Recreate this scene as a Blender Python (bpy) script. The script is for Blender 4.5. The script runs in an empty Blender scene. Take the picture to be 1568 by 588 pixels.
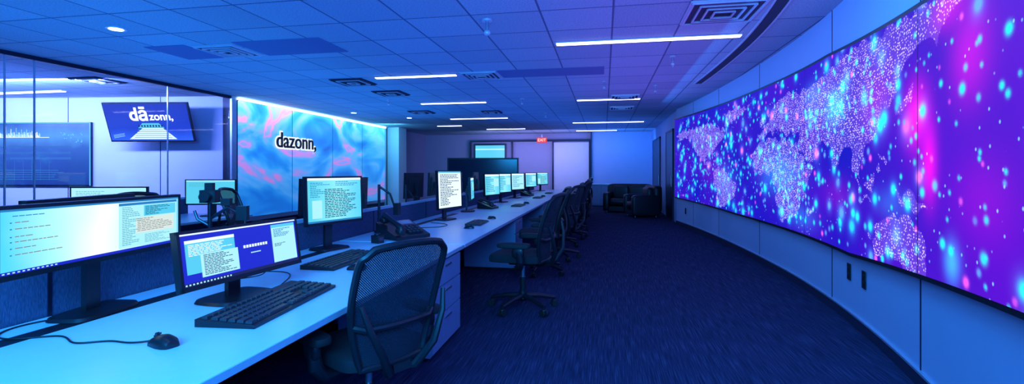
import bpy, math, random
import numpy as np
from mathutils import Matrix, Vector, Euler
R=math.radians
scene=bpy.context.scene
try:
    scene.view_settings.view_transform='Standard'
    scene.view_settings.look='None'
except Exception as e: print(e)

# ------------------------------------------------------------------ materials
def newmat(name):
    m=bpy.data.materials.new(name); m.use_nodes=True
    nt=m.node_tree; b=nt.nodes['Principled BSDF']
    return m,nt,b
def simple(name,col,rough=.5,metal=0,var=.08,scale=30,emit=None,es=0,spec=.5):
    m,nt,b=newmat(name)
    tc=nt.nodes.new('ShaderNodeTexCoord'); n=nt.nodes.new('ShaderNodeTexNoise'); n.inputs['Scale'].default_value=scale
    mix=nt.nodes.new('ShaderNodeMixRGB'); mix.blend_type='MIX'
    mix.inputs[1].default_value=[c*(1-var) for c in col]+[1]
    mix.inputs[2].default_value=[min(1,c*(1+var)) for c in col]+[1]
    nt.links.new(tc.outputs['Object'],n.inputs['Vector']); nt.links.new(n.outputs['Fac'],mix.inputs[0])
    nt.links.new(mix.outputs[0],b.inputs['Base Color'])
    b.inputs['Roughness'].default_value=rough; b.inputs['Metallic'].default_value=metal
    b.inputs['Specular IOR Level'].default_value=spec
    if emit:
        b.inputs['Emission Color'].default_value=list(emit)+[1]; b.inputs['Emission Strength'].default_value=es
    return m
def emis(name,col,s=1.0):
    m,nt,b=newmat(name)
    b.inputs['Base Color'].default_value=(0.01,0.01,0.01,1); b.inputs['Roughness'].default_value=.3
    b.inputs['Emission Color'].default_value=list(col)+[1]; b.inputs['Emission Strength'].default_value=s
    return m
def M_(nt,op,a,b=None):
    n=nt.nodes.new('ShaderNodeMath'); n.operation=op
    for i,x in enumerate((a,b)):
        if x is None: continue
        if isinstance(x,(int,float)): n.inputs[i].default_value=x
        else: nt.links.new(x,n.inputs[i])
    return n.outputs[0]
def ramp(nt,fac,stops):
    r=nt.nodes.new('ShaderNodeValToRGB'); cr=r.color_ramp
    while len(cr.elements)<len(stops): cr.elements.new(.5)
    for e,(p,c) in zip(cr.elements,stops): e.position=p; e.color=list(c)+[1]
    nt.links.new(fac,r.inputs[0]); return r.outputs[0]

black=simple('black_plastic',(.012,.013,.018),.35)
blackm=simple('black_matte',(.012,.012,.016),.7)
rubber=simple('dark_rubber',(.01,.01,.012),.8)
darkmetal=simple('dark_metal',(.05,.055,.07),.3,.8)
chrome=simple('brushed_steel',(.55,.58,.65),.25,.9)
desktop=simple('desk_laminate',(.60,.84,.96),.33,0,.03,12)
deskedge=simple('desk_edge_band',(.4,.54,.66),.4)
pedmat=simple('drawer_laminate',(.22,.30,.48),.45)
pedgap=simple('drawer_gap',(.02,.02,.03),.8)
keycap=simple('keycap_plastic',(.035,.038,.05),.4)
seatfab=simple('seat_fabric',(.012,.014,.02),.9,0,.3,200)
leather=simple('dark_leather',(.010,.012,.02),.4,0,.2,20)
wallpaint=simple('painted_wall',(.38,.52,.80),.6,0,.04,3)
walllow=simple('wall_panel_paint',(.44,.60,.85),.5,0,.03,3)
wallpurp=simple('lavender_wall_paint',(.42,.40,.60),.6,0,.05,3)
glassroom=simple('meeting_room_wall_paint',(.60,.60,.88),.5,0,.12,1.2)
colmat=simple('white_column_paint',(.75,.85,.95),.5)
bright=simple('bright_partition',(.85,.78,.9),.4,0,.03,4)
baseb=simple('baseboard_vinyl',(.02,.025,.06),.5)
trimlight=simple('trim_aluminium',(.6,.65,.75),.3,.6)
frame=simple('dark_frame_metal',(.015,.02,.05),.35,.5)
doormat=simple('dark_door',(.012,.014,.03),.3)
ventm=simple('vent_metal',(.62,.66,.75),.4,.3)
ventd=simple('vent_dark',(.02,.025,.06),.7)
tilepanel=simple('ceiling_panel_dark',(.16,.20,.40),.8)
cable=simple('cable_rubber',(.01,.01,.012),.5)
outm=simple('outlet_plastic',(.015,.015,.02),.5)

strip=emis('strip_light_diffuser',(.56,.58,1.0),8)
dl=emis('downlight_lens',(.6,.8,1.0),8)
red=emis('exit_red',(.8,.03,.02),1.0)
s_white=emis('screen_white',(.78,.96,1.0),1.15)
s_cyan=emis('screen_cyan',(.10,.64,.90),1.0)
s_lcyan=emis('screen_light_cyan',(.42,.88,1.0),1.05)
s_blue=emis('screen_blue',(.012,.02,.62),1)
s_navy=emis('screen_navy',(.01,.012,.09),1)
s_text=emis('screen_text_dark',(.01,.04,.10),1)
s_textb=emis('screen_text_blue',(.02,.22,.55),1)
s_textt=emis('screen_text_teal',(.10,.42,.50),1)
s_beige=emis('screen_pale',(.72,.84,.78),1.0)
s_brown=emis('screen_text_brown',(.22,.20,.18),1)
s_glow=emis('screen_glow_cyan',(.10,.55,1.0),1.2)
s_hot=emis('screen_hot_white',(.9,.95,1.0),1.5)
s_haze=emis('dashboard_haze_blue',(.03,.16,.62),1.0)

def objgrad(name,axis,lo,hi,stops,strength=1.0,noise=0):
    m,nt,b=newmat(name)
    tc=nt.nodes.new('ShaderNodeTexCoord'); sp=nt.nodes.new('ShaderNodeSeparateXYZ')
    nt.links.new(tc.outputs['Object'],sp.inputs[0])
    f=M_(nt,'DIVIDE',M_(nt,'SUBTRACT',sp.outputs[axis],lo),hi-lo)
    if noise:
        n=nt.nodes.new('ShaderNodeTexNoise'); n.inputs['Scale'].default_value=3; nt.links.new(tc.outputs['Object'],n.inputs['Vector'])
        f=M_(nt,'ADD',f,M_(nt,'MULTIPLY',M_(nt,'SUBTRACT',n.outputs['Fac'],.5),noise))
    c=ramp(nt,f,stops); nt.links.new(c,b.inputs['Emission Color']); b.inputs['Emission Strength'].default_value=strength
    b.inputs['Base Color'].default_value=(.01,.01,.01,1); b.inputs['Roughness'].default_value=.25
    return m
s_m1=objgrad('screen_gradient_document','X',-.45,.45,[(0,(.08,.66,1.0)),(.22,(.40,.92,1.0)),(.46,(.95,1.0,1.0)),(.68,(.50,.86,1.0)),(1,(.2,.66,.95))],1.12,.2)
s_m3=objgrad('screen_gradient_cyan','X',-.3,.3,[(0,(.08,.64,.80)),(.5,(.28,.88,.98)),(1,(.10,.64,.92))],1.05,.3)
s_tv=objgrad('screen_gradient_blue','Z',-.4,.4,[(0,(.03,.14,1.0)),(.35,(.012,.05,.62)),(1,(.01,.025,.45))],1.1,.2)
s_dash=objgrad('dashboard_gradient','Z',-.7,.7,[(0,(.01,.05,.40)),(.35,(.02,.10,.55)),(.6,(.04,.16,.72)),(.78,(.10,.40,1.0)),(1,(.02,.10,.60))],.95,.15)

meshfab,nt,b=newmat('chair_mesh_fabric')
tc=nt.nodes.new('ShaderNodeTexCoord'); sp=nt.nodes.new('ShaderNodeSeparateXYZ'); nt.links.new(tc.outputs['UV'],sp.inputs[0])
wx=M_(nt,'SINE',M_(nt,'MULTIPLY',sp.outputs['X'],46*2*math.pi)); wz=M_(nt,'SINE',M_(nt,'MULTIPLY',sp.outputs['Y'],56*2*math.pi))
hole=M_(nt,'GREATER_THAN',M_(nt,'MULTIPLY',wx,wz),.42)
b.inputs['Base Color'].default_value=(.016,.02,.035,1); b.inputs['Roughness'].default_value=.6
tr=nt.nodes.new('ShaderNodeBsdfTransparent'); mx=nt.nodes.new('ShaderNodeMixShader')
nt.links.new(M_(nt,'MULTIPLY',hole,.8),mx.inputs[0]); nt.links.new(b.outputs[0],mx.inputs[1]); nt.links.new(tr.outputs[0],mx.inputs[2])
nt.links.new(mx.outputs[0],nt.nodes['Material Output'].inputs['Surface'])

# clear glass
glass,nt,b=newmat('clear_partition_glass')
tr=nt.nodes.new('ShaderNodeBsdfTransparent'); tr.inputs[0].default_value=(.97,.98,1,1)
gls=nt.nodes.new('ShaderNodeBsdfGlossy'); gls.inputs['Roughness'].default_value=.03
lw_=nt.nodes.new('ShaderNodeLayerWeight'); lw_.inputs['Blend'].default_value=.5
fac=M_(nt,'ADD',M_(nt,'MULTIPLY',M_(nt,'POWER',lw_.outputs['Facing'],4),.45),.03)
mx=nt.nodes.new('ShaderNodeMixShader'); nt.links.new(fac,mx.inputs[0]); nt.links.new(tr.outputs[0],mx.inputs[1]); nt.links.new(gls.outputs[0],mx.inputs[2])
nt.links.new(mx.outputs[0],nt.nodes['Material Output'].inputs['Surface'])

# carpet
carpet,nt,b=newmat('carpet_streaked')
tc=nt.nodes.new('ShaderNodeTexCoord'); mp=nt.nodes.new('ShaderNodeMapping'); mp.inputs['Scale'].default_value=(110,2.2,1)
n=nt.nodes.new('ShaderNodeTexNoise'); n.inputs['Scale'].default_value=1.4; n.inputs['Detail'].default_value=3; n.inputs['Roughness'].default_value=.6
nt.links.new(tc.outputs['Object'],mp.inputs[0]); nt.links.new(mp.outputs[0],n.inputs['Vector'])
c=ramp(nt,n.outputs['Fac'],[(.32,(.016,.018,.045)),(.52,(.032,.036,.085)),(.72,(.08,.088,.18))])
nt.links.new(c,b.inputs['Base Color']); b.inputs['Roughness'].default_value=.95; b.inputs['Specular IOR Level'].default_value=.05
bp=nt.nodes.new('ShaderNodeBump'); bp.inputs['Strength'].default_value=.2; bp.inputs['Distance'].default_value=.004
nt.links.new(n.outputs['Fac'],bp.inputs['Height']); nt.links.new(bp.outputs[0],b.inputs['Normal'])

# ceiling tiles
ceil,nt,b=newmat('ceiling_tiles')
tc=nt.nodes.new('ShaderNodeTexCoord'); sp=nt.nodes.new('ShaderNodeSeparateXYZ'); nt.links.new(tc.outputs['Object'],sp.inputs[0])
def gl(o,off):
    f=M_(nt,'FRACT',M_(nt,'DIVIDE',M_(nt,'ADD',o,off+73),.73))
    return M_(nt,'LESS_THAN',f,.028)
g=M_(nt,'MAXIMUM',gl(sp.outputs['X'],.65),gl(sp.outputs['Y'],.2))
n=nt.nodes.new('ShaderNodeTexNoise'); n.inputs['Scale'].default_value=60; n.inputs['Detail'].default_value=4; nt.links.new(tc.outputs['Object'],n.inputs['Vector'])
base=ramp(nt,n.outputs['Fac'],[(.35,(.38,.48,.56)),(.6,(.52,.64,.72))])
wn=nt.nodes.new('ShaderNodeTexWhiteNoise'); wn.noise_dimensions='2D'; cb=nt.nodes.new('ShaderNodeCombineXYZ')
nt.links.new(M_(nt,'FLOOR',M_(nt,'DIVIDE',M_(nt,'ADD',sp.outputs['X'],73.65),.73)),cb.inputs[0])
nt.links.new(M_(nt,'FLOOR',M_(nt,'DIVIDE',M_(nt,'ADD',sp.outputs['Y'],73.2),.73)),cb.inputs[1]); nt.links.new(cb.outputs[0],wn.inputs['Vector'])
mv=nt.nodes.new('ShaderNodeMixRGB'); mv.blend_type='MULTIPLY'; mv.inputs[0].default_value=1; nt.links.new(base,mv.inputs[1])
nt.links.new(ramp(nt,wn.outputs['Value'],[(0,(.85,.85,.87)),(1,(1,1,1))]),mv.inputs[2])
mm=nt.nodes.new('ShaderNodeMixRGB'); nt.links.new(g,mm.inputs[0]); nt.links.new(mv.outputs[0],mm.inputs[1]); mm.inputs[2].default_value=(.13,.16,.26,1)
nt.links.new(mm.outputs[0],b.inputs['Base Color']); b.inputs['Roughness'].default_value=.8
bp=nt.nodes.new('ShaderNodeBump'); bp.inputs['Strength'].default_value=.6; bp.inputs['Distance'].default_value=.01; bp.invert=True
nt.links.new(g,bp.inputs['Height']); nt.links.new(bp.outputs[0],b.inputs['Normal'])

# partition fabric
fabric,nt,b=newmat('partition_fabric')
tc=nt.nodes.new('ShaderNodeTexCoord'); mp=nt.nodes.new('ShaderNodeMapping'); mp.inputs['Scale'].default_value=(1,120,20)
n=nt.nodes.new('ShaderNodeTexNoise'); n.inputs['Scale'].default_value=2; nt.links.new(tc.outputs['Object'],mp.inputs[0]); nt.links.new(mp.outputs[0],n.inputs['Vector'])
nt.links.new(ramp(nt,n.outputs['Fac'],[(.3,(.04,.05,.11)),(.7,(.09,.115,.22))]),b.inputs['Base Color']); b.inputs['Roughness'].default_value=.95

# mural
mural,nt,b=newmat('backlit_mural')
tc=nt.nodes.new('ShaderNodeTexCoord'); mp=nt.nodes.new('ShaderNodeMapping'); mp.inputs['Scale'].default_value=(1,.42,.75); mp.inputs['Rotation'].default_value=(.9,0,0)
nt.links.new(tc.outputs['Object'],mp.inputs[0])
n=nt.nodes.new('ShaderNodeTexNoise'); n.inputs['Scale'].default_value=.95; n.inputs['Detail'].default_value=3; n.inputs['Distortion'].default_value=1.8; n.inputs['Roughness'].default_value=.45
nt.links.new(mp.outputs[0],n.inputs['Vector'])
c=ramp(nt,n.outputs['Fac'],[(.28,(.01,.15,.60)),(.38,(.015,.26,.85)),(.46,(.03,.38,.95)),(.525,(.10,.48,1.0)),(.56,(.22,.40,.95)),(.595,(.72,.28,.72)),(.625,(.30,.38,.98)),(.69,(.05,.55,1.0)),(.8,(.35,.85,1.0))])
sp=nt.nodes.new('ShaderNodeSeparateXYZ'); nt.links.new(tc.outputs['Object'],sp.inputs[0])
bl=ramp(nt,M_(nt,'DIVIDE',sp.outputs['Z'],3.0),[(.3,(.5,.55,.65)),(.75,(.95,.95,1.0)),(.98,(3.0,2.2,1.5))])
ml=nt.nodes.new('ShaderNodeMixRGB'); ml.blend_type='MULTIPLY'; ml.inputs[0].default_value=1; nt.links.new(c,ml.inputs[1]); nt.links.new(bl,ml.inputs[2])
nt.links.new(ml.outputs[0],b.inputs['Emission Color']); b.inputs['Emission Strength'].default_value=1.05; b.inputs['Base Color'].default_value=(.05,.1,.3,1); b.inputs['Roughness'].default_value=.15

# video wall
vid,nt,b=newmat('video_wall_pixels')
at=nt.nodes.new('ShaderNodeAttribute'); at.attribute_name='vidcol'
al=nt.nodes.new('ShaderNodeAttribute'); al.attribute_name='land'
uv=nt.nodes.new('ShaderNodeTexCoord')
vo=nt.nodes.new('ShaderNodeTexVoronoi'); vo.inputs['Scale'].default_value=50; vo.inputs['Randomness'].default_value=.6
nt.links.new(uv.outputs['UV'],vo.inputs['Vector'])
d=ramp(nt,vo.outputs['Distance'],[(.24,(1,1,1)),(.38,(0,0,0))])
bn=nt.nodes.new('ShaderNodeTexNoise'); bn.inputs['Scale'].default_value=3.5; bn.inputs['Detail'].default_value=3; nt.links.new(uv.outputs['UV'],bn.inputs['Vector'])
dm=M_(nt,'MULTIPLY',M_(nt,'MULTIPLY',d,al.outputs['Fac']),ramp(nt,bn.outputs['Fac'],[(.3,(.45,.45,.45)),(.6,(1,1,1))]))
sc=nt.nodes.new('ShaderNodeMixRGB'); sc.blend_type='ADD'; sc.inputs[0].default_value=1
dc=nt.nodes.new('ShaderNodeMixRGB'); nt.links.new(dm,dc.inputs[0]); dc.inputs[1].default_value=(0,0,0,1); dc.inputs[2].default_value=(.90,.78,.98,1)
v2=nt.nodes.new('ShaderNodeTexVoronoi'); v2.inputs['Scale'].default_value=12; nt.links.new(uv.outputs['UV'],v2.inputs['Vector'])
st=ramp(nt,v2.outputs['Distance'],[(.05,(1,1,1)),(.13,(0,0,0))])
sd=nt.nodes.new('ShaderNodeMixRGB'); nt.links.new(M_(nt,'MULTIPLY',st,.9),sd.inputs[0]); sd.inputs[1].default_value=(0,0,0,1); sd.inputs[2].default_value=(.15,.6,1,1)
s2=nt.nodes.new('ShaderNodeMixRGB'); s2.blend_type='ADD'; s2.inputs[0].default_value=1
nt.links.new(at.outputs['Color'],sc.inputs[1]); nt.links.new(dc.outputs[0],sc.inputs[2])
nt.links.new(sc.outputs[0],s2.inputs[1]); nt.links.new(sd.outputs[0],s2.inputs[2])
nt.links.new(s2.outputs[0],b.inputs['Emission Color']); b.inputs['Emission Strength'].default_value=1.22
b.inputs['Base Color'].default_value=(.004,.004,.01,1); b.inputs['Roughness'].default_value=.6; b.inputs['Specular IOR Level'].default_value=.1

# ------------------------------------------------------------------ builder
class B:
    def __init__(s): s.v=[];s.f=[];s.m=[];s.mats=[];s.M=Matrix(); s.uv={}
    def add(s,vs,fs,mat):
        if mat not in s.mats: s.mats.append(mat)
        k=s.mats.index(mat); o=len(s.v)
        s.v+=[tuple(s.M@Vector(v)) for v in vs]
        for f in fs: s.f.append([i+o for i in f]); s.m.append(k)
    def box(s,c,d,mat,rot=(0,0,0)):
        E=Euler(rot).to_matrix(); x,y,z=[q/2 for q in d]
        vs=[Vector(c)+E@Vector((a*x,b_*y,c_*z)) for a in(-1,1) for b_ in(-1,1) for c_ in(-1,1)]
        s.add(vs,[(0,1,3,2),(4,6,7,5),(0,4,5,1),(2,3,7,6),(0,2,6,4),(1,5,7,3)],mat)
    def mm(s,x0,x1,y0,y1,z0,z1,mat): s.box(((x0+x1)/2,(y0+y1)/2,(z0+z1)/2),(abs(x1-x0),abs(y1-y0),abs(z1-z0)),mat)
    def cyl(s,p,q,r,mat,r2=None,n=14):
        p=Vector(p);q=Vector(q); r2=r if r2 is None else r2
        a=(q-p).normalized(); t=a.orthogonal().normalized(); u=a.cross(t)
        vs=[p+r*(math.cos(2*math.pi*i/n)*t+math.sin(2*math.pi*i/n)*u) for i in range(n)]+[q+r2*(math.cos(2*math.pi*i/n)*t+math.sin(2*math.pi*i/n)*u) for i in range(n)]
        fs=[(i,(i+1)%n,n+(i+1)%n,n+i) for i in range(n)]+[tuple(range(n-1,-1,-1)),tuple(range(n,2*n))]
        s.add(vs,fs,mat)
    def tube(s,pts,r,mat,n=8,closed=False):
        P=[Vector(p) for p in pts]; L=len(P); vs=[]; t=None
        for i in range(L):
            if closed: dd=P[(i+1)%L]-P[i-1]
            else: dd=P[min(i+1,L-1)]-P[max(i-1,0)]
            dd.normalize()
            if t is None: t=dd.orthogonal().normalized()
            t=(t-dd*t.dot(dd)).normalized(); u=dd.cross(t)
            rr=r[i] if isinstance(r,list) else r
            vs+=[P[i]+rr*(math.cos(2*math.pi*k/n)*t+math.sin(2*math.pi*k/n)*u) for k in range(n)]
        fs=[]
        for i in range(L if closed else L-1):
            j=(i+1)%L
            fs+=[(i*n+k,i*n+(k+1)%n,j*n+(k+1)%n,j*n+k) for k in range(n)]
        if not closed: fs+=[tuple(range(n-1,-1,-1)),tuple(range((L-1)*n,L*n))]
        s.add(vs,fs,mat)
    def prism(s,pts,z0,z1,mat,inset=0):
        n=len(pts); cx=sum(p[0] for p in pts)/n; cy=sum(p[1] for p in pts)/n
        vs=[(p[0],p[1],z0) for p in pts]+[(cx+(p[0]-cx)*(1-inset),cy+(p[1]-cy)*(1-inset),z1) for p in pts]
        s.add(vs,[(i,(i+1)%n,n+(i+1)%n,n+i) for i in range(n)]+[tuple(range(n-1,-1,-1)),tuple(range(n,2*n))],mat)
    def rbox(s,c,d,mat,e=.25,nu=20,nv=10):
        sg=lambda x,p:math.copysign(abs(x)**p,x)
        vs=[];fs=[]
        for j in range(nv+1):
            ph=-math.pi/2+math.pi*j/nv
            for i in range(nu):
                th=2*math.pi*i/nu
                vs.append((c[0]+d[0]/2*sg(math.cos(ph),e)*sg(math.cos(th),e),c[1]+d[1]/2*sg(math.cos(ph),e)*sg(math.sin(th),e),c[2]+d[2]/2*sg(math.sin(ph),e)))
        for j in range(nv):
            for i in range(nu): fs.append((j*nu+i,j*nu+(i+1)%nu,(j+1)*nu+(i+1)%nu,(j+1)*nu+i))
        s.add(vs,fs,mat)
    def obj(s,name,loc=(0,0,0),rot=(0,0,0),scale=1,bevel=0,smooth=40,uvf=None):
        me=bpy.data.meshes.new(name); me.from_pydata(s.v,[],s.f)
        for m in s.mats: me.materials.append(m)
        me.polygons.foreach_set('material_index',s.m); me.update()
        if uvf:
            l=me.uv_layers.new(name='UVMap')
            for lp in me.loops: l.data[lp.index].uv=uvf(me.vertices[lp.vertex_index].co)
        for p in me.polygons: p.use_smooth=True
        me.set_sharp_from_angle(angle=R(smooth))
        o=bpy.data.objects.new(name,me); scene.collection.objects.link(o)
        o.location=loc; o.rotation_euler=rot; o.scale=(scale,)*3
        if bevel:
            md=o.modifiers.new('bevel','BEVEL'); md.width=bevel; md.segments=2; md.limit_method='ANGLE'
        return o
def inst(o,loc,rz,scale=None):
    c=bpy.data.objects.new(o.name.split('.')[0],o.data); scene.collection.objects.link(c)
    c.location=loc; c.rotation_euler=(0,0,rz); c.scale=o.scale if scale is None else (scale,)*3
    for md in o.modifiers:
        n=c.modifiers.new(md.name,md.type); n.width=md.width; n.segments=md.segments; n.limit_method=md.limit_method
    return c
def text(name,body,size,mat,parent,loc,rot,extr=.002,shear=0,bold=0):
    cu=bpy.data.curves.new(name,'FONT'); cu.body=body; cu.size=size; cu.align_x='CENTER'; cu.align_y='CENTER'; cu.extrude=extr; cu.offset=bold
    cu.materials.append(mat); o=bpy.data.objects.new(name,cu); scene.collection.objects.link(o)
    o.parent=parent; o.location=loc; o.rotation_euler=rot; return o

H=3.0
XL=-18.0
# ------------------------------------------------------------------ room shell
b=B(); b.mm(XL,3.2,-3,21.3,-.1,0,carpet); b.obj('floor')
b=B(); b.mm(XL,3.2,-3,21.3,H,H+.1,ceil); b.obj('ceiling')
LW=-7.9
b=B(); b.mm(LW-.2,LW,9.25,17,0,H,frame); b.mm(LW-.2,LW,17,21.3,0,H,wallpurp); b.obj('wall_left')
# glazed meeting room beyond the left side
b=B(); b.mm(LW-.012,LW,-3,9.2,.06,H-.06,glass); b.obj('window_1')
b=B()
b.mm(LW-.03,LW+.03,-3,9.25,H-.06,H,frame); b.mm(LW-.03,LW+.03,-3,9.25,0,.06,frame)
for y in (1.5,3.6,5.2,5.55,7.7): b.mm(LW-.016,LW+.004,y-.008,y+.008,.06,H-.06,trimlight)
b.mm(LW,LW+.05,9.22,9.36,0,H,trimlight); b.mm(LW,LW+.05,16.72,16.8,0,H,trimlight)
for y in (11.3,13.2,15.0): b.mm(LW+.041,LW+.044,y-.006,y+.006,.35,2.93,frame)
b.obj('trim_1')
MA=R(8); mrd=Vector((math.cos(MA),math.sin(MA),0))
mp0=Vector((LW-.02,9.3,0))
def mrw(s,off,z):
    n=Vector((math.sin(MA),-math.cos(MA),0)); p=mp0-mrd*s+n*off; return (p.x,p.y,z)
b=B(); b.box((0,.1,H/2),(10.4,.2,H),glassroom)
for x in (-3.6,-1.0,1.5,3.6): b.box((x,-.003,H/2),(.012,.006,H),frame)
b.box((0,-.01,.05),(10.4,.02,.1),baseb)
c_=mrw(5.2,0,0); b.obj('wall_meeting_room',(c_[0],c_[1],0),(0,0,MA))
b=B(); b.mm(XL-.2,XL,-3,9,0,H,glassroom); b.obj('wall_far_left')
# mural
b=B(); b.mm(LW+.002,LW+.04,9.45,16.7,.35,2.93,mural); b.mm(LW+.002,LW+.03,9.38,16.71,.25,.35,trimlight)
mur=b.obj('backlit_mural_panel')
b=B(); b.mm(LW+.02,LW+.10,9.4,16.7,2.94,2.985,emis('led_cove',(.45,.74,1.0),3.5)); b.obj('cove_light_strip')
b=B(); b.mm(LW-.1,LW+.45,17.0,17.7,0,H,colmat); b.mm(LW-.12,LW+.47,16.98,17.72,0,.1,baseb); b.obj('structural_column')
# back wall
b=B(); b.mm(-9,3.2,21,21.3,0,H,wallpurp); b.obj('wall_back')
b=B(); b.mm(-.5,1.9,20.7,20.99,0,H,wallpaint); b.mm(-.55,-.5,20.6,21,0,H,frame); b.obj('wall_lounge')
b=B(); b.mm(-2.12,-.6,20.85,20.95,.2,2.6,bright)
for x in (-2.14,-.6): b.mm(x-.03,x+.03,20.8,21,0,2.65,frame)
b.mm(-5.8,-.57,20.8,21,2.65,2.72,frame); b.mm(-5.83,-5.77,20.8,21,0,2.65,frame); b.mm(-3.95,-3.9,20.8,21,0,2.65,frame)
b.obj('glass_partition')
b=B(); b.mm(-5.62,-4.18,20.86,20.92,1.9,2.58,frame); b.mm(-5.55,-4.25,20.84,20.86,1.95,2.5,s_cyan); b.mm(-5.55,-4.25,20.832,20.842,2.3,2.36,s_lcyan); b.obj('wall_mounted_screen')
b=B(); b.mm(XL,3.2,-3.2,-3,0,H,wallpaint); b.obj('wall_front')
b=B(); b.mm(1.9,2.2,13.4,21.3,0,H,wallpaint); b.obj('wall_right')
for i,(y0,y1) in enumerate(((17.4,19.7),(14.2,15.6))):
    b=B(); b.mm(1.865,1.895,y0,y1,0,2.5,doormat); b.mm(1.855,1.895,y0-.06,y0,0,2.56,frame); b.mm(1.855,1.895,y1,y1+.06,0,2.56,frame); b.mm(1.855,1.895,y0-.06,y1+.06,2.5,2.56,frame)
    b.cyl((1.85,y0+.12,.95),(1.85,y0+.12,1.25),.012,chrome); b.obj('door_%d'%(i+1))

def WX(y):
    if y>=7: return 2.33-.0114*(y-7)**2
    if y>=2.0: return 2.33-.0290*(y-7)**2
    return WX(2.0)
ys=np.linspace(-3,13.4,83)
def strip_wall(b,off0,off1,z0,z1,mat,yy=ys,zf=None):
    vs=[]
    for y in yy:
        for o in (off0,off1):
            for z in (z0,z1):
                zz=z if not callable(z) else z(y)
                vs.append((WX(y)+o,y,zz))
    fs=[]; n=len(yy)
    for i in range(n-1):
        a=i*4;c=a+4
        fs+=[(a,a+1,c+1,c),(a+2,c+2,c+3,a+3),(a+1,a+3,c+3,c+1),(a,c,c+2,a+2)]
    fs+=[(0,2,3,1),((n-1)*4,(n-1)*4+1,(n-1)*4+3,(n-1)*4+2)]
    b.add(vs,fs,mat)
b=B(); strip_wall(b,0,.35,0,H,walllow); b.obj('wall_curved_right')
b=B(); strip_wall(b,-.015,0,0,.09,baseb); strip_wall(b,-.02,0,.09,.105,trimlight); b.obj('baseboard_right')
ST=lambda y: float(np.interp(y,[3.2,5.4,13.4],[2.37,2.52,2.71]))
SB=lambda y: .66+max(0,4.8-y)*.065+max(0,y-9)*.012
b=B(); yy=np.linspace(.9,13.36,90)
strip_wall(b,-.06,0,lambda y:SB(y)-.03,lambda y:ST(y)+.03,black,yy)
vw=b.obj('video_wall')
b=B()
for y in (12.0,10.2,8.0,5.45,3.55,2.0):
    x=WX(y)
    b.mm(x-.003,x+.01,y-.006,y+.006,.11,SB(y)-.04,frame); b.mm(x-.003,x+.01,y-.006,y+.006,ST(y)+.04,H,frame)
b.obj('trim_2')
NY,NZ=1100,170
Y=np.linspace(.95,13.33,NY); T=np.linspace(0,1,NZ)
YY,TT=np.meshgrid(Y,T,indexing='ij')
ZB=np.array([SB(y) for y in Y])[:,None]; ZT=np.array([ST(y) for y in Y])[:,None]
ZZ=ZB+TT*(ZT-ZB); XX=np.array([WX(y) for y in Y])[:,None]-.063+0*TT
co=np.stack([XX,YY,ZZ],-1).reshape(-1,3)
idx=np.arange(NY*NZ).reshape(NY,NZ)
q=np.stack([idx[:-1,:-1],idx[:-1,1:],idx[1:,1:],idx[1:,:-1]],-1).reshape(-1,4)
me=bpy.data.meshes.new('display_surface'); me.from_pydata(co.tolist(),[],q.tolist()); me.materials.append(vid)
lon=np.interp(YY,[.6,2.0,2.75,3.3,4.35,5.8,8.2,8.9,13.3],[205,200,180,150,112,50,-18,-35,-172]); lat=-40+(ZZ-.66)/.0153
polys=[[(-168,66),(-155,71),(-125,70),(-95,72),(-80,68),(-60,58),(-55,50),(-66,44),(-75,38),(-81,30),(-82,25),(-90,30),(-97,26),(-96,19),(-88,20),(-84,11),(-79,8),(-86,12),(-95,15),(-106,22),(-115,31),(-124,40),(-126,50),(-140,60),(-158,57)],
[(-55,60),(-30,68),(-20,74),(-35,78),(-60,76),(-55,70)],
[(-80,8),(-70,12),(-60,8),(-50,0),(-35,-7),(-40,-22),(-50,-29),(-58,-36),(-72,-38),(-71,-25),(-78,-8),(-81,-2)],
[(-17,15),(-16,24),(-6,35),(10,37),(25,32),(33,30),(37,20),(43,12),(51,11),(42,-2),(40,-15),(33,-27),(25,-34),(18,-34),(12,-17),(10,2),(5,5),(-8,4)],
[(-9,37),(-9,43),(-2,44),(-4,48),(4,52),(8,57),(6,60),(14,67),(25,71),(40,67),(60,70),(75,73),(100,77),(115,74),(140,73),(160,70),(178,68),(178,64),(163,60),(157,52),(150,59),(138,54),(132,43),(127,36),(121,39),(121,31),(116,23),(108,21),(109,12),(103,10),(100,14),(104,2),(98,8),(95,17),(88,22),(80,14),(77,8),(72,20),(66,25),(57,26),(55,17),(45,13),(35,28),(36,36),(27,37),(22,38),(18,42),(13,45),(15,38),(8,44),(3,42),(-2,37)],
[(130,32),(135,36),(140,41),(144,44),(141,36),(135,33)],[(95,5),(100,1),(105,-5),(102,-4),(98,1)],[(109,1),(117,6),(117,-3),(110,-3)],[(105,-7),(115,-8),(115,-9),(105,-8)],
[(131,-1),(142,-3),(150,-9),(138,-8)],[(120,17),(125,10),(122,8)],
[(114,-22),(122,-17),(131,-12),(136,-13),(141,-12),(146,-19),(153,-27),(150,-36),(143,-38),(136,-34),(130,-32),(116,-35)],[(44,-25),(50,-15),(47,-25)],[(-5,50),(1,52),(-3,58),(-6,55)],[(170,-35),(175,-38),(168,-39)]]
land=np.zeros_like(lon)
rs=np.random.RandomState(4)
wob=1.6*np.sin(YY*23+ZZ*9)+1.3*np.sin(ZZ*31-YY*13)
lo,la=lon+wob,lat+.7*wob
for P in polys:
    ins=np.zeros(lon.shape,bool); n=len(P)
    for i in range(n):
        x1,y1=P[i];x2,y2=P[(i+1)%n]
        if y1==y2: continue
        cnd=((y1>la)!=(y2>la))&(lo<(x2-x1)*(la-y1)/(y2-y1)+x1); ins^=cnd
    land[ins]=1
def G(y,z,sy,sz,): return np.exp(-((YY-y)/sy)**2-((ZZ-z)/sz)**2)
near=np.clip((4.6-YY)/2.6,0,1)
col=np.zeros(lon.shape+(3,))
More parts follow.
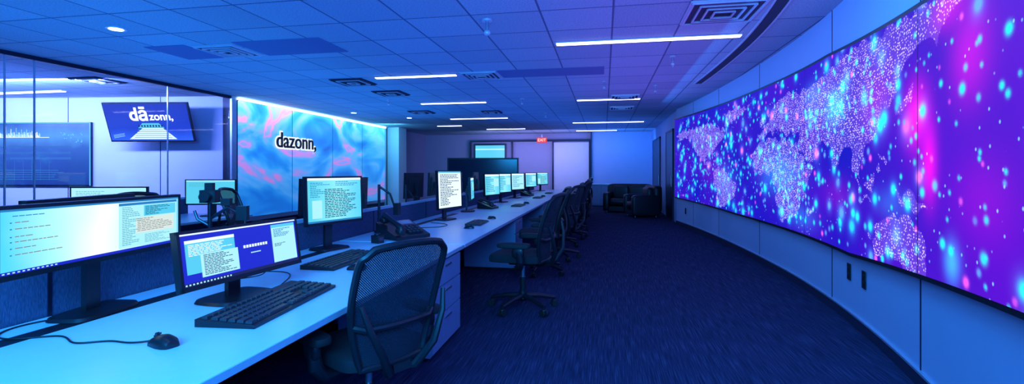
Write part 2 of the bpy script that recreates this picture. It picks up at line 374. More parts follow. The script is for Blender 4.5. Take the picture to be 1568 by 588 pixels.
def addc(w,c):
    for k in range(3): col[...,k]+=w*c[k]
addc(1-near,(.008,.003,.40)); addc(near,(.070,.003,.46))
cloud=.5+.5*np.sin(YY*1.7+np.sin(ZZ*2.3)*1.4)*np.cos(ZZ*2.9+np.sin(YY*1.1)*2)
addc(cloud*.5,(.07,.0,.26)); addc((1-cloud)*.3,(.0,.01,.28))
for (y,z,sy,sz,a) in ((3.45,1.72,.17,.18,.85),(3.25,1.42,.10,.20,.75),(2.75,1.95,.20,.22,.38),(2.6,1.25,.3,.2,.12),(3.0,2.25,.20,.10,.40),(4.2,1.9,.3,.22,.15),(10.5,1.4,.9,.3,.05),(5.1,1.15,.4,.15,.10)):
    addc(G(y,z,sy,sz)*a,(1.0,.0,.45))
for (y,z,sy,sz,a) in ((7.0,1.35,.6,.22,.45),(5.2,2.0,.24,.14,.9),(5.8,2.2,.3,.13,.35),(2.95,.9,.08,.09,1.0),(6.2,.85,.4,.12,.25),(9.6,1.2,.5,.25,.2),(3.9,1.15,.25,.10,.2)):
    addc(G(y,z,sy,sz)*a,(.0,.42,.95))
for i in range(760):
    y=rs.uniform(1.2,13.1); z=rs.uniform(.7,2.6)
    r=rs.choice([.013,.019,.029,.042],p=[.38,.34,.2,.08])
    if y<3.6: r*=.75
    w=np.clip(G(y,z,r*1.2,r)*1.9,0,1)
    k=rs.uniform(.5,1.0); u_=rs.rand(); c=(.02,.82,1.0) if u_<.72 else ((.12,.35,1.0) if u_<.9 else (.85,.10,.9))
    for kk in range(3): col[...,kk]=col[...,kk]*(1-w*k)+w*k*c[kk]*1.1
    if r>.024: addc(G(y,z,r*2.4,r*2.2)*.3,(.0,.30,.9))
for (cy,cz,s,nn) in ((7.0,1.35,.6,90),(5.2,1.95,.35,40),(6.4,.95,.4,25),(9.8,1.6,.8,60)):
    for i in range(nn):
        y=rs.normal(cy,s); z=rs.normal(cz,s*.4); addc(G(y,z,.020,.016)*.9,(.05,.8,1.0))
col=np.clip(col,0,1.2)
addl=land*.05
col[...,0]+=addl*1.2; col[...,1]+=addl*.7; col[...,2]+=addl*2
rgba=np.concatenate([col,np.ones(col.shape[:2]+(1,))],-1).reshape(-1).astype(np.float32)
ca=me.attributes.new('vidcol','FLOAT_COLOR','POINT'); ca.data.foreach_set('color',rgba)
lt=me.attributes.new('land','FLOAT','POINT'); lt.data.foreach_set('value',land.reshape(-1).astype(np.float32))
ul=me.uv_layers.new(name='UVMap'); li=np.zeros(len(me.loops),dtype=np.int32); me.loops.foreach_get('vertex_index',li)
ul.data.foreach_set('uv',co[li][:,1:3].astype(np.float32).reshape(-1)); me.update()
ds=bpy.data.objects.new('display_surface',me); scene.collection.objects.link(ds); ds.parent=vw
b=B()
for y in (10.9,8.5,6.1,3.42,1.9):
    x=WX(y)-.0645; b.mm(x-.0005,x+.0005,y-.002,y+.002,SB(y),ST(y),frame)
se=b.obj('module_seam'); se.parent=vw

for i,(y,z) in enumerate(((4.98,.46),(4.62,.46))):
    x=WX(y); b=B(); b.box((0,0,0),(.008,.085,.15),outm)
    for k in (-.03,.03): b.box((-.006,0,k),(.006,.04,.03),black)
    b.obj('wall_outlet',(x-.008,y,z),(0,0,-math.atan(.058*(7-y))),bevel=.003)
x=WX(12.6); b=B(); b.box((0,0,0),(.008,.085,.15),outm); b.box((-.006,0,.03),(.006,.04,.03),black); b.box((-.006,0,-.03),(.006,.04,.03),black); b.obj('wall_outlet',(x-.01,12.6,.40),(0,0,.12),bevel=.003)

# ------------------------------------------------------------------ ceiling fixtures
for (x,y,l) in ((.50,6.2,2.2),(-3.15,7.87,1.45),(-3.5,11.1,1.6),(-3.76,14.5,1.8),(.09,11.2,1.4),(.12,16.4,2.3),(-.3,19.7,1.6),(-3.68,18.3,1.5),(-5.4,16.7,.9),(-1.5,1.2,2.2),(-5.6,2.2,1.5),(-11.6,8.0,1.9)):
    b=B(); b.box((0,0,-.004),(l,.11,.014),ventm); b.box((0,0,-.016),(l-.02,.085,.012),strip); b.obj('ceiling_strip_light',(x,y,H-.004))
def vent(x,y,s,dark,name='ceiling_air_vent'):
    b=B(); m=ventd if dark else ventm
    b.box((0,0,-.005),(s,s,.012),m)
    for k in range(4):
        q=s*(.92-.22*k); t=.018; zz=-.016-.006*k
        for sx,sy,ox,oy in ((q,t,0,q/2),(q,t,0,-q/2),(t,q,q/2,0),(t,q,-q/2,0)):
            b.box((ox,oy,zz),(sx,sy,.018),ventm if not dark or k%2 else ventd)
        if k<3: b.box((0,0,-.012-.001*k),(q*.96,q*.96,.002),ventd)
    b.obj(name,(x,y,H-.002))
for a in ((1.18,5.27,.73,0),(-4.95,5.75,.6,0),(-4.46,8.19,.62,1),(-4.33,9.5,.6,1),(-2.03,8.03,.62,0),(.44,10.9,.6,0),(.44,12.8,.6,0),(-4.9,12.7,.6,1),(-3.0,13.0,.5,1),(-8.85,7.2,.6,1)): vent(*a)
b=B()
for (x0,y0,x1,y1) in ((-5.9,5.39,-5.3,6.1),(-4.6,5.39,-3.4,6.1),(-1.7,7.7,.0,8.3)): b.mm(x0,x1,y0,y1,H-.008,H,tilepanel)
b.obj('ceiling_access_panel')
b=B(); yy=np.linspace(4.6,9.5,20)
strip_wall(b,-.62,-.50,H-.012,H-.0005,ventd,yy); strip_wall(b,-.64,-.62,H-.016,H-.0005,ventm,yy); strip_wall(b,-.50,-.48,H-.016,H-.0005,ventm,yy); b.obj('slot_air_diffuser')
for (x,y) in ((-5.44,4.63),(-6.8,12.5),(-5.8,14.0)):
    b=B(); b.cyl((0,0,-.012),(0,0,0),.10,ventm,n=28); b.cyl((0,0,-.016),(0,0,-.012),.07,dl,n=28); b.obj('recessed_downlight',(x,y,H))
b=B(); b.cyl((0,0,-.02),(0,0,0),.055,ventm,n=20); b.cyl((0,0,-.12),(0,0,-.02),.018,chrome); b.rbox((0,0,-.14),(.07,.07,.06),ventm,.9); b.cyl((0,0,-.2),(0,0,-.16),.006,chrome); sd_=b.obj('sprinkler_head',(-1.23,5.1,H))
for (x,y) in ((-1.8,10.8),(-4.8,10.4),(.0,9.0),(-1.6,13.6),(.95,7.2),(.95,9.6)): inst(sd_,(x,y,H),0,.8)
b=B(); b.box((0,0,0),(.42,.05,.22),red); b.box((0,0,.16),(.04,.03,.14),ventm); ex=b.obj('exit_sign',(-2.55,20.3,H-.33))
text('exit_letters','EXIT',.17,emis('exit_letter_white',(1,.7,.6),1.5),ex,(0,-.03,0),(R(90),0,0))

# ------------------------------------------------------------------ desks
DX0,DX1,DZ=-2.4,-1.2,.74
def desk(name,y0,y1,x0,x1,front,ped=(),slot=True):
    b=B(); b.mm(x0,x1,y0+.004,y1-.004,DZ-.03,DZ,desktop)
    fx=x1 if front>0 else x0; bx=x0 if front>0 else x1
    b.mm(fx-.003*front,fx+.004*front,y0+.004,y1-.004,DZ-.03,DZ-.002,deskedge)
    if slot:
        s0=bx+.16*front; s1=bx+.25*front
        b.mm(s0,s1,y0+.3,y1-.3,DZ-.001,DZ+.001,black); b.mm(s0,s0+.008*front,y0+.3,y1-.3,DZ,DZ+.0015,darkmetal)
    for yy in (y0+.05,y1-.05):
        b.mm(min(bx,bx+.8*front),max(bx,bx+.8*front),yy-.02,yy+.02,0,DZ-.03,pedmat)
    b.mm(bx+.05*front,bx+.07*front,y0+.05,y1-.05,.25,DZ-.03,pedmat)
    b.mm(bx+.60*front,bx+.64*front,y0+.05,y1-.05,DZ-.1,DZ-.03,darkmetal)
    for (p0,p1) in ped:
        xa,xb=sorted((fx-.03*front,fx-.75*front)); b.mm(xa,xb,p0,p1,.03,DZ-.031,pedmat); b.mm(xa+.03,xb-.03,p0+.02,p1-.02,0,.03,black)
        zs=[(.05,.29),(.30,.50),(.51,.69)]
        for (z0,z1) in zs:
            b.mm(fx-.032*front,fx-.012*front,p0+.008,p1-.008,z0,z1,pedmat)
            b.mm(fx-.034*front,fx-.028*front,p0+.002,p1-.002,z1,z1+.01,pedgap)
            b.mm(fx-.012*front,fx-.002*front,(p0+p1)/2-.08,(p0+p1)/2+.08,z1-.05,z1-.035,chrome)
    return b.obj(name,bevel=.002)
desk('office_desk',.2,4.12,DX0,DX1,1,ped=((3.35,4.05),))
desk('office_desk',4.14,7.4,DX0,DX1,1,ped=((6.7,7.3),))
desk('office_desk',7.42,10.6,DX0,DX1,1,ped=((9.9,10.5),))
desk('office_desk',10.62,13.8,DX0,DX1,1,ped=((13.1,13.7),))
desk('office_desk',13.82,17.0,DX0,DX1,1,ped=((16.3,16.9),))
def part(y0,y1,x,top=.98,name='desk_partition'):
    b=B(); b.mm(x-.03,x+.03,y0,y1,.08,top-.02,fabric); b.mm(x-.036,x+.036,y0,y1,top-.02,top+.005,deskedge); b.mm(x-.034,x+.034,y0,y1,0,.08,black)
    k=y0
    while k<y1:
        b.mm(x+.03,x+.034,k-.008,k+.008,.1,top-.02,frame); k+=1.55
    return b.obj(name)
part(.2,17,-2.44)
desk('office_desk',1.2,4.6,-3.6,-2.48,-1,slot=False)
desk('office_desk',4.62,8.6,-3.6,-2.48,-1,slot=False)
desk('office_desk',8.62,12.6,-3.6,-2.48,-1,slot=False)
desk('office_desk',2.6,6.4,-6.2,-5.1,1,slot=False)
part(2.6,6.4,-6.24)

# ------------------------------------------------------------------ monitors
rng=random.Random(5)
def monitor(loc,rz,w,h,zb,tilt,fn,screen=s_navy,base=(.30,.22),bez=.014,neck_dx=0,backoff=.09,name='computer_monitor'):
    b=B()
    n=28; bw,bd=base
    pts=[]
    for i in range(n):
        t=2*math.pi*i/n; sg=lambda x:math.copysign(abs(x)**.45,x)
        pts.append((neck_dx+bw/2*sg(math.cos(t)),backoff-.02+bd/2*sg(math.sin(t))))
    b.prism(pts,0,.014,black,.05)
    nh=zb+h*.45
    b.box((neck_dx,backoff,.014+nh/2),(.075,.024,nh),darkmetal)
    b.box((neck_dx,backoff-.018,nh),(.11,.03,.11),black)
    T=Matrix.Translation((0,0,zb+h/2))@Matrix.Rotation(-tilt,4,'X'); b.M=T
    b.box((0,.018,0),(w,.028,h),black)
    b.box((0,.042,0),(w*.66,.024,h*.62),black)
    for q in ((0,h/2-bez/2,w,bez),(0,-h/2+bez*.75,w,bez*1.5),): b.box((q[0],.002,q[1]),(q[2],.012,q[3]),black)
    for sx in (-1,1): b.box((sx*(w/2-bez/2),.002,0),(bez,.012,h),black)
    sw,sh=w-2*bez,h-2.5*bez; cz=bez*.25
    b.box((0,.003,cz),(sw,.004,sh),screen)
    def rect(x0,y0,x1,y1,mat,layer=1):
        xa=-sw/2+x0*sw; xb=-sw/2+x1*sw; za=cz+sh/2-y1*sh; zc=cz+sh/2-y0*sh; yv=.001-layer*.0006
        b.add([(xa,yv,za),(xb,yv,za),(xb,yv,zc),(xa,yv,zc)],[(0,1,2,3)],mat)
    def lines(x0,y0,x1,y1,n,mat,layer=2,fill=.45,minl=.2,words=True):
        dy=(y1-y0)/n
        for i in range(n):
            ya=y0+i*dy; L=x0+(x1-x0)*rng.uniform(minl,1); x=x0
            if not words: rect(x0,ya,L,ya+dy*fill,mat,layer); continue
            while x<L:
                ww=rng.uniform(.03,.12)*(x1-x0)+.006; rect(x,ya,min(x+ww,x1),ya+dy*fill,mat,layer); x+=ww+.02*(x1-x0)
    if fn: fn(rect,lines)
    return b.obj(name,loc,(0,0,rz),bevel=.0)
def c1(rect,lines):
    rect(0,0,1,.035,s_textb); rect(0,.95,1,1,s_blue); 
    for k in range(12): rect(.01+k*.02,.965,.02+k*.02,.985,s_lcyan,2)
    lines(.05,.10,.22,.13,1,s_textb); 
    for y in (.2,.3,.42,.5,.6,.7): lines(.06,y,.27,y+.025,1,s_brown,fill=.5); rect(.04,y,.048,y+.018,s_textb,2)
    rect(.57,.05,.985,.93,s_lcyan,1); rect(.57,.05,.985,.10,s_textb,2)
    lines(.59,.13,.72,.9,22,s_textt,3,.4); rect(.735,.12,.975,.34,s_cyan,2); lines(.745,.14,.96,.33,7,s_text,3,.4)
    rect(.68,.36,.96,.68,s_beige,2); lines(.69,.38,.95,.66,8,s_brown,3,.35); lines(.74,.72,.96,.9,7,s_textt,3,.4)
def c2(rect,lines):
    rect(0,0,1,.03,s_white); rect(0,.94,1,1,s_navy,2)
    for k in range(14): rect(.01+k*.025,.955,.022+k*.025,.985,s_lcyan,3)
    rect(.03,.13,.40,.78,s_cyan,2); rect(.03,.13,.40,.19,s_white,3); lines(.05,.22,.38,.45,8,s_white,3,.5,.6)
    rect(.13,.42,.42,.88,s_lcyan,4); lines(.15,.45,.40,.86,13,s_text,5,.45,.5)
    rect(.74,.06,.985,.93,s_lcyan,2); rect(.74,.06,.985,.13,s_cyan,3); lines(.76,.16,.97,.36,6,s_textb,3,.5); lines(.76,.5,.97,.58,3,s_text,3)
    for k in range(9): rect(.47+k*.025,.41,.488+k*.025,.47,s_white,3)
    lines(.53,.58,.62,.61,1,s_lcyan,3,.8,.9)
def c3(rect,lines):
    rect(0,0,1,.05,s_white); lines(.05,.1,.42,.45,9,s_textb,2,.4); lines(.3,.25,.9,.92,17,s_text,2,.45,.5); lines(.5,.08,.95,.2,3,s_textb,2,.4); rect(.08,.5,.25,.9,s_lcyan,1)
    rect(0,.96,1,1,s_textb,3)
def c4(rect,lines):
    rect(0,0,1,.04,s_cyan); lines(.08,.08,.9,.95,20,s_text,2,.5,.3)
def c5(rect,lines):
    rect(0,0,1,.08,s_white); lines(.08,.14,.92,.9,9,s_textb,2,.4,.3); rect(.6,.2,.95,.6,s_lcyan,3)
def c6(rect,lines):
    rect(0,0,1,.05,s_lcyan); lines(.06,.12,.5,.3,3,s_textt,2,.3)
def m_at(cx,cy,rzdeg,w,h,zb_abs,tilt,fn,screen,**k):
    return monitor((cx,cy,DZ+.003),R(rzdeg),w,h,zb_abs-DZ,R(tilt),fn,screen,**k)
m_at(-2.21,1.84,99.8,.95,.275,.975,0,c1,s_m1,base=(.34,.2),backoff=.075)
m_at(-1.76,2.17,85.4,.75,.265,.85,8,c2,s_blue,base=(.34,.24),backoff=.09)
m_at(-2.15,3.66,74.8,.60,.385,.95,2,c3,s_m3)
m_at(-1.98,6.15,77,.60,.50,.885,2,c4,s_white)
for (x,y,a) in ((-2.0,8.7,76),(-2.0,9.8,74),(-2.0,11.4,70),(-2.0,13.5,68),(-1.95,15.7,62)): m_at(x,y,a,.60,.40,.93,2,c5 if y<14 else c3,s_m3 if y!=11.4 else s_lcyan)
m_at(-2.05,7.5,100,.55,.36,.92,2,c5,s_cyan)
m_at(-5.45,6.0,20,.66,.36,.90,0,c6,s_cyan)
m_at(-5.5,4.6,18,.80,.34,.86,0,c6,s_lcyan)
for (x,y,a,w,h,z) in ((-3.0,2.35,-70,.9,.33,.90),(-3.0,4.8,-100,.62,.38,.92),(-3.0,5.6,-80,.62,.38,.92),(-3.0,7.4,-95,.62,.40,.95),(-3.0,8.3,-85,.62,.4,.95),(-3.0,9.8,-85,.62,.4,.95),(-3.0,11.2,-85,.62,.4,.95)): m_at(x,y,a,w,h,z,2,c5,s_cyan)

# ------------------------------------------------------------------ keyboards, mice, phones
def kb_mesh(L=.72,D=.26):
    b=B()
    b.add([(-L/2,-D/2,0),(L/2,-D/2,0),(L/2,D/2,0),(-L/2,D/2,0),(-L/2,-D/2,.014),(L/2,-D/2,.014),(L/2,D/2,.032),(-L/2,D/2,.032)],[(3,2,1,0),(4,5,6,7),(0,1,5,4),(1,2,6,5),(2,3,7,6),(3,0,4,7)],black)
    def key(x,y,w,d):
        z=.014+(y+D/2)/D*.018
        b.prism([(x,y),(x+w,y),(x+w,y+d),(x,y+d)],z-.002,z+.011,keycap,.16)
    p=L/23.2; d=D/7.0; y0=-D/2+.02*D/.27
    rows=[[1.5,1.2,1.2,6,1.2,1.2,1.2,1.5],[2.3]+[1]*10+[2.7],[1.8]+[1]*11+[2.2],[1.5]+[1]*12+[1.5],[1]*13+[2]]
    for r,row in enumerate(rows):
        x=-L/2+.4*p
        for w in row: key(x,y0+r*d,w*p*.9,d*.86); x+=w*p
        for k in range(3):
            if (r==1 and k!=1) or r==2: continue
            key(-L/2+(15.8+k)*p,y0+r*d,p*.9,d*.86)
        for k in range(4): key(-L/2+(19.05+k*.97)*p,y0+r*d,p*.87,d*.86)
    for k in range(13): key(-L/2+.4*p+k*1.18*p,y0+5.25*d,p*.9,d*.7)
    return b
kb=kb_mesh().obj('computer_keyboard',(-1.55,2.10,DZ+.001),(0,0,R(95)),bevel=.001)
inst(kb,(-1.82,3.20,DZ+.001),R(90),.92)
inst(kb,(-1.52,5.8,DZ+.001),R(92),.72)
for y in (8.9,11.6,14.0): inst(kb,(-1.55,y,DZ+.001),R(90),.72)
b=B()
vs=[];fs=[];n=20
prof=[(-.062,.012,.012),(-.058,.024,.026),(-.04,.033,.038),(-.01,.036,.042),(.02,.033,.036),(.045,.030,.026),(.058,.022,.016),(.062,.010,.010)]
for (y,w,h) in prof:
    for i in range(n):
        t=math.pi*i/(n-1); vs.append((w*math.cos(t),y,h*abs(math.sin(t))**.8))
for j in range(len(prof)-1):
    for i in range(n-1): fs.append((j*n+i,j*n+i+1,(j+1)*n+i+1,(j+1)*n+i))
fs+=[tuple(range(n)),tuple(range(len(prof)*n-1,(len(prof)-1)*n-1,-1))]
b.add(vs,fs,black); b.box((0,.035,.034),(.002,.05,.006),pedgap,(-.4,0,0)); b.cyl((-.005,.035,.034),(.005,.035,.034),.009,darkmetal)
mo=b.obj('computer_mouse',(-1.59,1.53,DZ+.001),(0,0,R(75)))
for (x,y,a,s) in ((-1.58,2.94,95,1),(-1.70,3.80,80,1),(-1.48,5.28,90,.9),(-1.48,6.4,90,.9),(-1.5,9.5,90,.9),(-1.5,12.2,90,.9)): inst(mo,(x,y,DZ+.001),R(a),s)
def cablecurve(name,pts,r=.003):
    cu=bpy.data.curves.new(name,'CURVE'); cu.dimensions='3D'; cu.bevel_depth=r; cu.resolution_u=10
    sp=cu.splines.new('NURBS'); sp.points.add(len(pts)-1); sp.order_u=4; sp.use_endpoint_u=True
    for p,q in zip(sp.points,pts): p.co=(*q,1)
    cu.materials.append(cable); o=bpy.data.objects.new(name,cu); scene.collection.objects.link(o); return o
z=DZ+.004
cablecurve('mouse_cable',[(-1.65,1.545,z+.006),(-1.72,1.50,z),(-1.82,1.56,z),(-1.92,1.44,z),(-2.06,1.58,z),(-2.2,1.44,z),(-2.36,1.50,z),(-2.37,1.66,z),(-2.28,1.75,z)],.0035)
cablecurve('monitor_cable',[(-1.85,2.2,.95),(-1.92,2.5,.85),(-1.98,2.65,z),(-2.1,2.6,z),(-2.14,2.5,z)])
cablecurve('keyboard_cable',[(-1.72,2.35,z+.01),(-1.8,2.5,z),(-1.87,2.75,z),(-2.03,2.8,z),(-2.15,2.75,z)])
cablecurve('network_cable',[(-2.13,5.2,z),(-1.9,5.25,z),(-1.75,5.4,z),(-1.85,5.7,z),(-2.1,5.75,z)],.004)
b=B()
b.add([(-.13,-.11,0),(.13,-.11,0),(.13,.11,0),(-.13,.11,0),(-.13,-.11,.02),(.13,-.11,.02),(.13,.11,.10),(-.13,.11,.10)],[(3,2,1,0),(4,5,6,7),(0,1,5,4),(1,2,6,5),(2,3,7,6),(3,0,4,7)],black)
A=math.atan(.08/.22); b.M=Matrix.Translation((0,0,.062))@Matrix.Rotation(A,4,'X')
b.box((.045,.06,.004),(.13,.07,.006),s_navy); b.box((.045,.06,.008),(.11,.05,.002),simple('phone_lcd',(.2,.3,.4),.2))
for i in range(4):
    for j in range(4): b.box((.0+i*.03,.005-j*.026,.004),(.02,.016,.01),keycap)
b.tube([(-.09,-.10,.03),(-.09,-.09,.045),(-.09,-.04,.05),(-.09,.04,.05),(-.09,.09,.045),(-.09,.10,.03)],[.022,.026,.016,.016,.026,.022],black,10)
b.rbox((-.09,-.09,.025),(.055,.06,.04),black,.6); b.rbox((-.09,.09,.025),(.055,.06,.04),black,.6)
ph=b.obj('desk_phone',(-1.90,4.44,DZ+.003),(0,0,R(60)),1.5)
inst(ph,(-1.95,8.15,DZ+.003),R(80),1.2); inst(ph,(-1.95,12.5,DZ+.003),R(80),1.2)
b=B(); b.box((0,0,.035),(.07,.09,.07),black); b.cyl((0,0,.07),(0,0,.085),.03,darkmetal); b.box((0,-.046,.04),(.05,.004,.03),s_navy); b.obj('speaker_dock',(-1.98,4.06,DZ+.001),(0,0,R(70)),bevel=.004)
b=B(); b.cyl((0,0,0),(0,0,.03),.06,black); b.cyl((0,0,.03),(0,0,.42),.014,darkmetal)
b.box((0,0,.46),(.10,.09,.09),black); b.cyl((0,-.045,.46),(0,-.10,.46),.033,black); b.box((.0,0,.53),(.05,.05,.05),black)
b.tube([(0,0,.30),(.12,0,.38),(.20,0,.33)],.012,darkmetal); b.box((.22,-.01,.34),(.07,.06,.10),black); b.tube([(0,0,.25),(-.08,0,.3),(-.10,0,.36)],.01,darkmetal); b.box((.11,0,.42),(.06,.05,.05),black)
b.obj('tripod_camera',(-2.75,3.02,DZ+.001),(0,0,R(20)))
b=B(); b.cyl((0,0,0),(0,0,.5),.014,darkmetal); b.tube([(0,0,.48),(.10,.05,.40),(.18,0,.25)],.012,black); b.cyl((0,0,0),(0,0,.02),.05,black); b.box((.2,0,.25),(.05,.08,.12),black)
ar=b.obj('monitor_arm',(-2.3,4.75,DZ+.001)); inst(ar,(-2.7,6.4,DZ+.001),R(60),.9)

# ------------------------------------------------------------------ office chair (faces +Y)
def chair():
    b=B()
    for k in range(5):
        a=2*math.pi*k/5+.3; c,s=math.cos(a),math.sin(a)
        b.tube([(.03*c,.03*s,.125),(.16*c,.16*s,.115),(.31*c,.31*s,.085)],[.028,.024,.017],black,8)
        x,y=.31*c,.31*s
        b.cyl((x,y,.055),(x,y,.09),.012,darkmetal)
        for o in (-.018,.018):
            b.cyl((x-s*o+.010*s,y+c*o-.010*c,.03),(x-s*o-.010*s,y+c*o+.010*c,.03),.03,rubber,n=16)
        b.rbox((x,y,.052),(.04,.04,.03),black,.7)
    b.cyl((0,0,.10),(0,0,.17),.042,black,.035); b.cyl((0,0,.17),(0,0,.30),.028,black); b.cyl((0,0,.30),(0,0,.43),.018,chrome)
    b.box((0,-.02,.44),(.16,.26,.045),black); b.cyl((.06,.04,.44),(.24,.05,.43),.007,darkmetal); b.box((.25,.05,.43),(.05,.025,.012),black)
    b.rbox((0,.02,.495),(.50,.48,.085),seatfab,.32,28,10)
    b.rbox((0,.20,.485),(.46,.14,.07),seatfab,.4,24,8)
    def bw(t): return (.18+.07*math.sin(min(1,t/.62)*math.pi/2))*(1-max(0,(t-.80)/.20)**3*.24)
    def by(t): return -.235-.045*math.sin(t*math.pi*.55+.15)-.10*t**1.6+.035*math.sin(math.pi*t)
    z0,z1=.47,1.07
    def P(u,t):
        return (u*bw(t), by(t)+.035*u*u, z0+(z1-z0)*t+ (-.018*u*u if t>.9 else 0))
    NU,NV=16,20; vs=[];fs=[]
    for j in range(NV+1):
        for i in range(NU+1): vs.append(P(-1+2*i/NU,j/NV))
    for j in range(NV):
        for i in range(NU): fs.append((j*(NU+1)+i,j*(NU+1)+i+1,(j+1)*(NU+1)+i+1,(j+1)*(NU+1)+i))
    b.add(vs,fs,meshfab)
    loop=[P(-1,j/20) for j in range(21)]+[P(-1+2*i/10,1) for i in range(1,10)]+[P(1,1-j/20) for j in range(21)]+[P(1-2*i/10,0) for i in range(1,10)]
    b.tube(loop,.018,black,8,True)
    b.tube([P(-1,.36)]+[ (P(u,.33)[0],P(u,.33)[1]-.028,P(u,.33)[2]) for u in (-.8,-.4,0,.4,.8)]+[P(1,.36)],.017,black,8)
    for sx in (-1,1):
        b.tube([(0,-.14,.42),(sx*.08,-.29,.45),(sx*.15,-.345,.56),(sx*.215,-.335,.70),(sx*.24,-.31,.80)],[.028,.024,.02,.016,.012],black,8)
    b.box((0,-.2,.445),(.10,.18,.04),black,(-.15,0,0))
    for sx in (-1,1):
        b.tube([(sx*.20,-.04,.43),(sx*.29,-.06,.44),(sx*.335,-.08,.50),(sx*.34,-.07,.58)],[.024,.032,.036,.03],black,10)
        b.rbox((sx*.34,-.06,.58),(.05,.11,.10),black,.6,16,8)
        b.rbox((sx*.335,-.02,.634),(.10,.30,.05),blackm,.45,20,8)
    def uvf(co): return (co.x/.5+.5,(co.z-.5)/.6)
    return b.obj('office_chair',uvf=uvf)
ch=chair(); ch.location=(-1.19,2.34,0); ch.rotation_euler=(0,0,R(60)); ch.scale=(.98,)*3
for (x,y,a) in ((-.80,4.85,82),(-.85,6.6,100),(-.72,7.75,70),(-.78,9.1,95),(-.66,10.2,80),(-.70,11.4,75),(-.74,12.5,95),(-.8,13.6,90),(-.75,14.8,80),(-.8,16.0,100)):
    inst(ch,(x,y,0),R(a),1.08)
for (x,y,a) in ((-4.25,4.1,-95),(-4.4,5.6,-70),(-4.2,8.3,-80)): inst(ch,(x,y,0),R(a),1.08)

# ------------------------------------------------------------------ television in the meeting room
b=B(); w,h=1.80,.83; k_=w/1.34
b.box((0,.03,0),(w,.05,h),black); b.box((0,.07,0),(w*.6,.05,h*.6),blackm)
b.box((0,.003,.004),(w-.05,.006,h-.055),s_tv)
def tq(pts,m,l=1): b.add([(x*k_,-.001-.001*l,z*k_) for x,z in pts],[tuple(range(len(pts)))],m)
tq([(-.36,-.265),(.40,-.265),(.20,-.08),(-.10,-.08)],s_white); tq([(-.18,-.09),(.24,-.09),(.16,-.01),(-.10,-.01)],s_cyan,2)
for k in range(9): tq([(-.17+k*.045,-.07),(-.145+k*.045,-.07),(-.145+k*.045,-.04),(-.17+k*.045,-.04)],s_navy,3)
for k in range(5): tq([(-.27+k*.02,-.24+k*.03),(.33-k*.02,-.24+k*.03),(.33-k*.02,-.232+k*.03),(-.27+k*.02,-.232+k*.03)],s_textt,3)
for k in range(3): tq([(-.6,-.2-.02*k),(-.42,-.17-.02*k),(-.42,-.175-.02*k),(-.6,-.206-.02*k)],s_lcyan,3)
tv=b.obj('wall_mounted_television',(-9.3,8.60,2.39),(R(18),0,R(9)),bevel=.004)
text('broadcast_logo','d\u0101',.38,s_hot,tv,(-.17,-.006,.16),(R(90),0,0),.001,bold=.010)
text('broadcast_logo_suffix','zonn,',.23,s_hot,tv,(.30,-.006,.12),(R(90),0,0),.001,bold=.005)
b=B(); b.tube([(0,.09,0),(0,.30,-.03),(0,.44,.02)],.03,darkmetal); b.box((0,.10,0),(.4,.02,.3),darkmetal)
mt=b.obj('bracket'); mt.parent=tv
lg=text('wall_logo_lettering','dazonn,',.54,simple('logo_dark',(.005,.006,.02),.4),None,(LW+.09,11.45,2.13),(R(90),0,R(90)),.012,bold=.004)
lo2=text('letter_halo','dazonn,',.54,emis('logo_halo',(.75,.88,1.0),1.3),lg,(0,0,-.02),(0,0,0),.003,bold=.04)
# dashboard display on the meeting-room wall
b=B(); b.box((0,.02,0),(2.9,.04,1.40),frame); b.box((0,-.002,0),(2.84,.004,1.34),s_dash)
b.box((1.43,-.006,0),(.02,.006,1.38),s_glow); b.box((0,-.006,.685),(2.86,.006,.015),s_glow)
for k in range(150):
    x=-1.35+k*.011; hh=rng.uniform(.02,.10)*(1.0 if k%11 else 2.2); b.box((x,-.006,.38+hh*.5),(.006,.003,hh*1.2),s_hot if rng.random()<.35 else s_lcyan)
b.box((-.45,-.006,.37),(1.9,.003,.010),s_hot)
for k in range(22): b.box((.75+rng.random()*.5,-.006,.36+rng.uniform(-.12,.12)),(.018,.003,.02),s_glow)
for k in range(5): b.box((-.4+rng.random()*.3,-.006,-.55+k*.05),(1.9,.003,.003),s_cyan)
for k in range(10): b.box((-1.3+k*.2,-.006,-.35),(.006,.003,.45),s_haze)
for k in range(3): b.box((-.1+k*.2,-.006,.15-k*.12),(2.2-k*.4,.003,.05),s_haze)
c_=mrw(4.58,.05,1.75); b.obj('data_dashboard_display',c_,(0,0,MA))

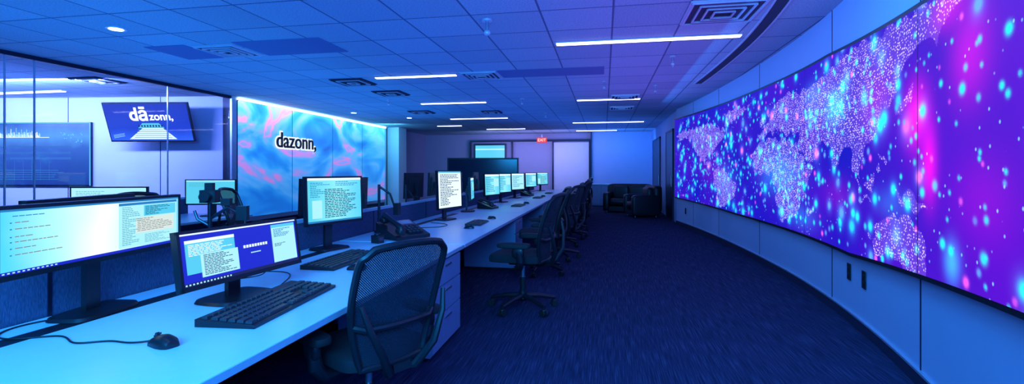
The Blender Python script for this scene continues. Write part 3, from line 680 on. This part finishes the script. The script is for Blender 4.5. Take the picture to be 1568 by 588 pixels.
# ------------------------------------------------------------------ far objects
b=B(); b.box((0,0,1.25),(2.4,.12,1.15),black); b.box((0,-.064,1.25),(2.3,.01,1.05),simple('dark_glass_display',(.008,.02,.05),.15)); b.box((0,.1,.35),(1.2,.4,.7),darkmetal); b.box((0,0,.02),(1.6,.6,.04),black)
b.obj('presentation_display',(-4.0,16.0,0),(0,0,R(8)),bevel=.01)
b=B(); b.mm(-.9,.3,19.3,19.8,.05,.85,pedmat); b.mm(-.93,.33,19.27,19.83,.85,.88,desktop); b.mm(-.88,.28,19.32,19.78,0,.05,black)
for k in range(3): b.mm(-.88+.39*k,-.51+.39*k,19.285,19.3,.1,.82,pedmat); b.mm(-.56+.39*k,-.55+.39*k,19.27,19.285,.45,.6,chrome)
b.obj('storage_credenza',bevel=.004)
def sofa(w):
    b=B(); b.box((0,0,.14),(w-.05,.78,.14),leather)
    for sx in (-1,1): b.rbox((sx*(w/2-.10),0,.36),(.22,.86,.62),leather,.25,24,12); 
    b.rbox((0,.36,.55),(w-.02,.24,.80),leather,.25,28,12)
    n=2 if w>1.2 else 1; cw=(w-.40)/n
    for k in range(n):
        cx=-(w-.40)/2+cw*(k+.5); b.rbox((cx,-.08,.36),(cw-.01,.68,.22),leather,.3,24,10); b.rbox((cx,.20,.66),(cw-.02,.20,.46),leather,.35,24,10)
    for sx in (-1,1):
        for sy in (-1,1): b.cyl((sx*(w/2-.12),sy*.32,0),(sx*(w/2-.12),sy*.32,.09),.02,chrome)
    return b
sofa(1.55).obj('leather_sofa',(.80,16.9,0),(0,0,R(-12)),smooth=60)
sofa(.98).obj('leather_armchair',(1.12,15.4,0),(0,0,R(-75)),smooth=60)

# ------------------------------------------------------------------ lights
def area(name,loc,rot,sx,sy,P,col):
    l=bpy.data.lights.new(name,'AREA'); l.shape='RECTANGLE'; l.size=sx; l.size_y=sy; l.energy=P; l.color=col
    o=bpy.data.objects.new(name,l); scene.collection.objects.link(o); o.location=loc; o.rotation_euler=rot; return o
UP=(R(180),0,0)
area('ceiling_fill_left',(-5.6,7,1.95),UP,3.5,14,150,(.01,.22,1))  # added fill with no fixture, faces up to brighten the left ceiling
area('ceiling_fill_centre',(-2,8,1.95),UP,3,16,80,(.01,.13,1))  # added fill, unseen from below, lifts the middle of the ceiling
area('ceiling_fill_right',(.6,6,1.95),UP,2,10,46,(.24,.11,1))  # added violet-blue fill for the right ceiling, no fixture modelled
area('lounge_ceiling_fill',(0,17.5,1.9),UP,3,5,30,(.03,.16,1))  # added unseen fill that brightens the ceiling over the lounge
area('meeting_room_ceiling_fill',(-11,5,2.0),UP,4,6,120,(.10,.24,1))  # added fill for the ceiling beyond the glass, no real fixture
wl=area('meeting_room_wall_fill',(-11.5,6.6,2.9),(R(65),0,MA),6,.2,420,(.22,.34,1))  # added fill with its back to the camera, brightens the meeting room wall
area('fill_wall_right',(1.25,7.5,2.85),(0,R(-65),0),.2,9,20,(.02,.26,1))  # added fill turned away from the camera, tints the curved wall blue
area('fill_lower_right',(1.0,2.2,2.6),(0,R(-40),0),.4,5,45,(.02,.36,1))  # added unseen fill to brighten the near lower part of the right wall
area('fill_behind',(-.6,-1.6,2.5),(R(58),0,R(12)),3,1.2,460,(.02,.36,1))  # added fill out of view behind the camera, lights the desks
area('back_wall_fill',(-3,19,2.2),(R(90),0,0),4,.8,55,(.38,.38,1))  # added fill facing away from the camera, brightens the back wall
area('lounge_wall_fill',(.7,18.9,2.6),(R(70),0,0),2,.3,26,(.03,.26,1))  # added fill for the lounge wall, not a modelled lamp
area('column_fill',(-7.2,15.6,2.9),(R(60),0,R(12)),.8,.1,20,(.10,.60,1))  # small added fill to brighten the column, no fixture there
w=bpy.data.worlds.new('dim_blue'); scene.world=w; w.use_nodes=True; w.node_tree.nodes['Background'].inputs[0].default_value=(.02,.06,.4,1); w.node_tree.nodes['Background'].inputs[1].default_value=.3

# ------------------------------------------------------------------ camera
cd=bpy.data.cameras.new('camera'); cd.sensor_width=36; cd.lens=17.22; cd.shift_y=-.0204; cd.clip_start=.05
cam=bpy.data.objects.new('camera',cd); scene.collection.objects.link(cam); cam.location=(0,0,1.38); cam.rotation_euler=(R(90),0,R(10.65)); scene.camera=cam
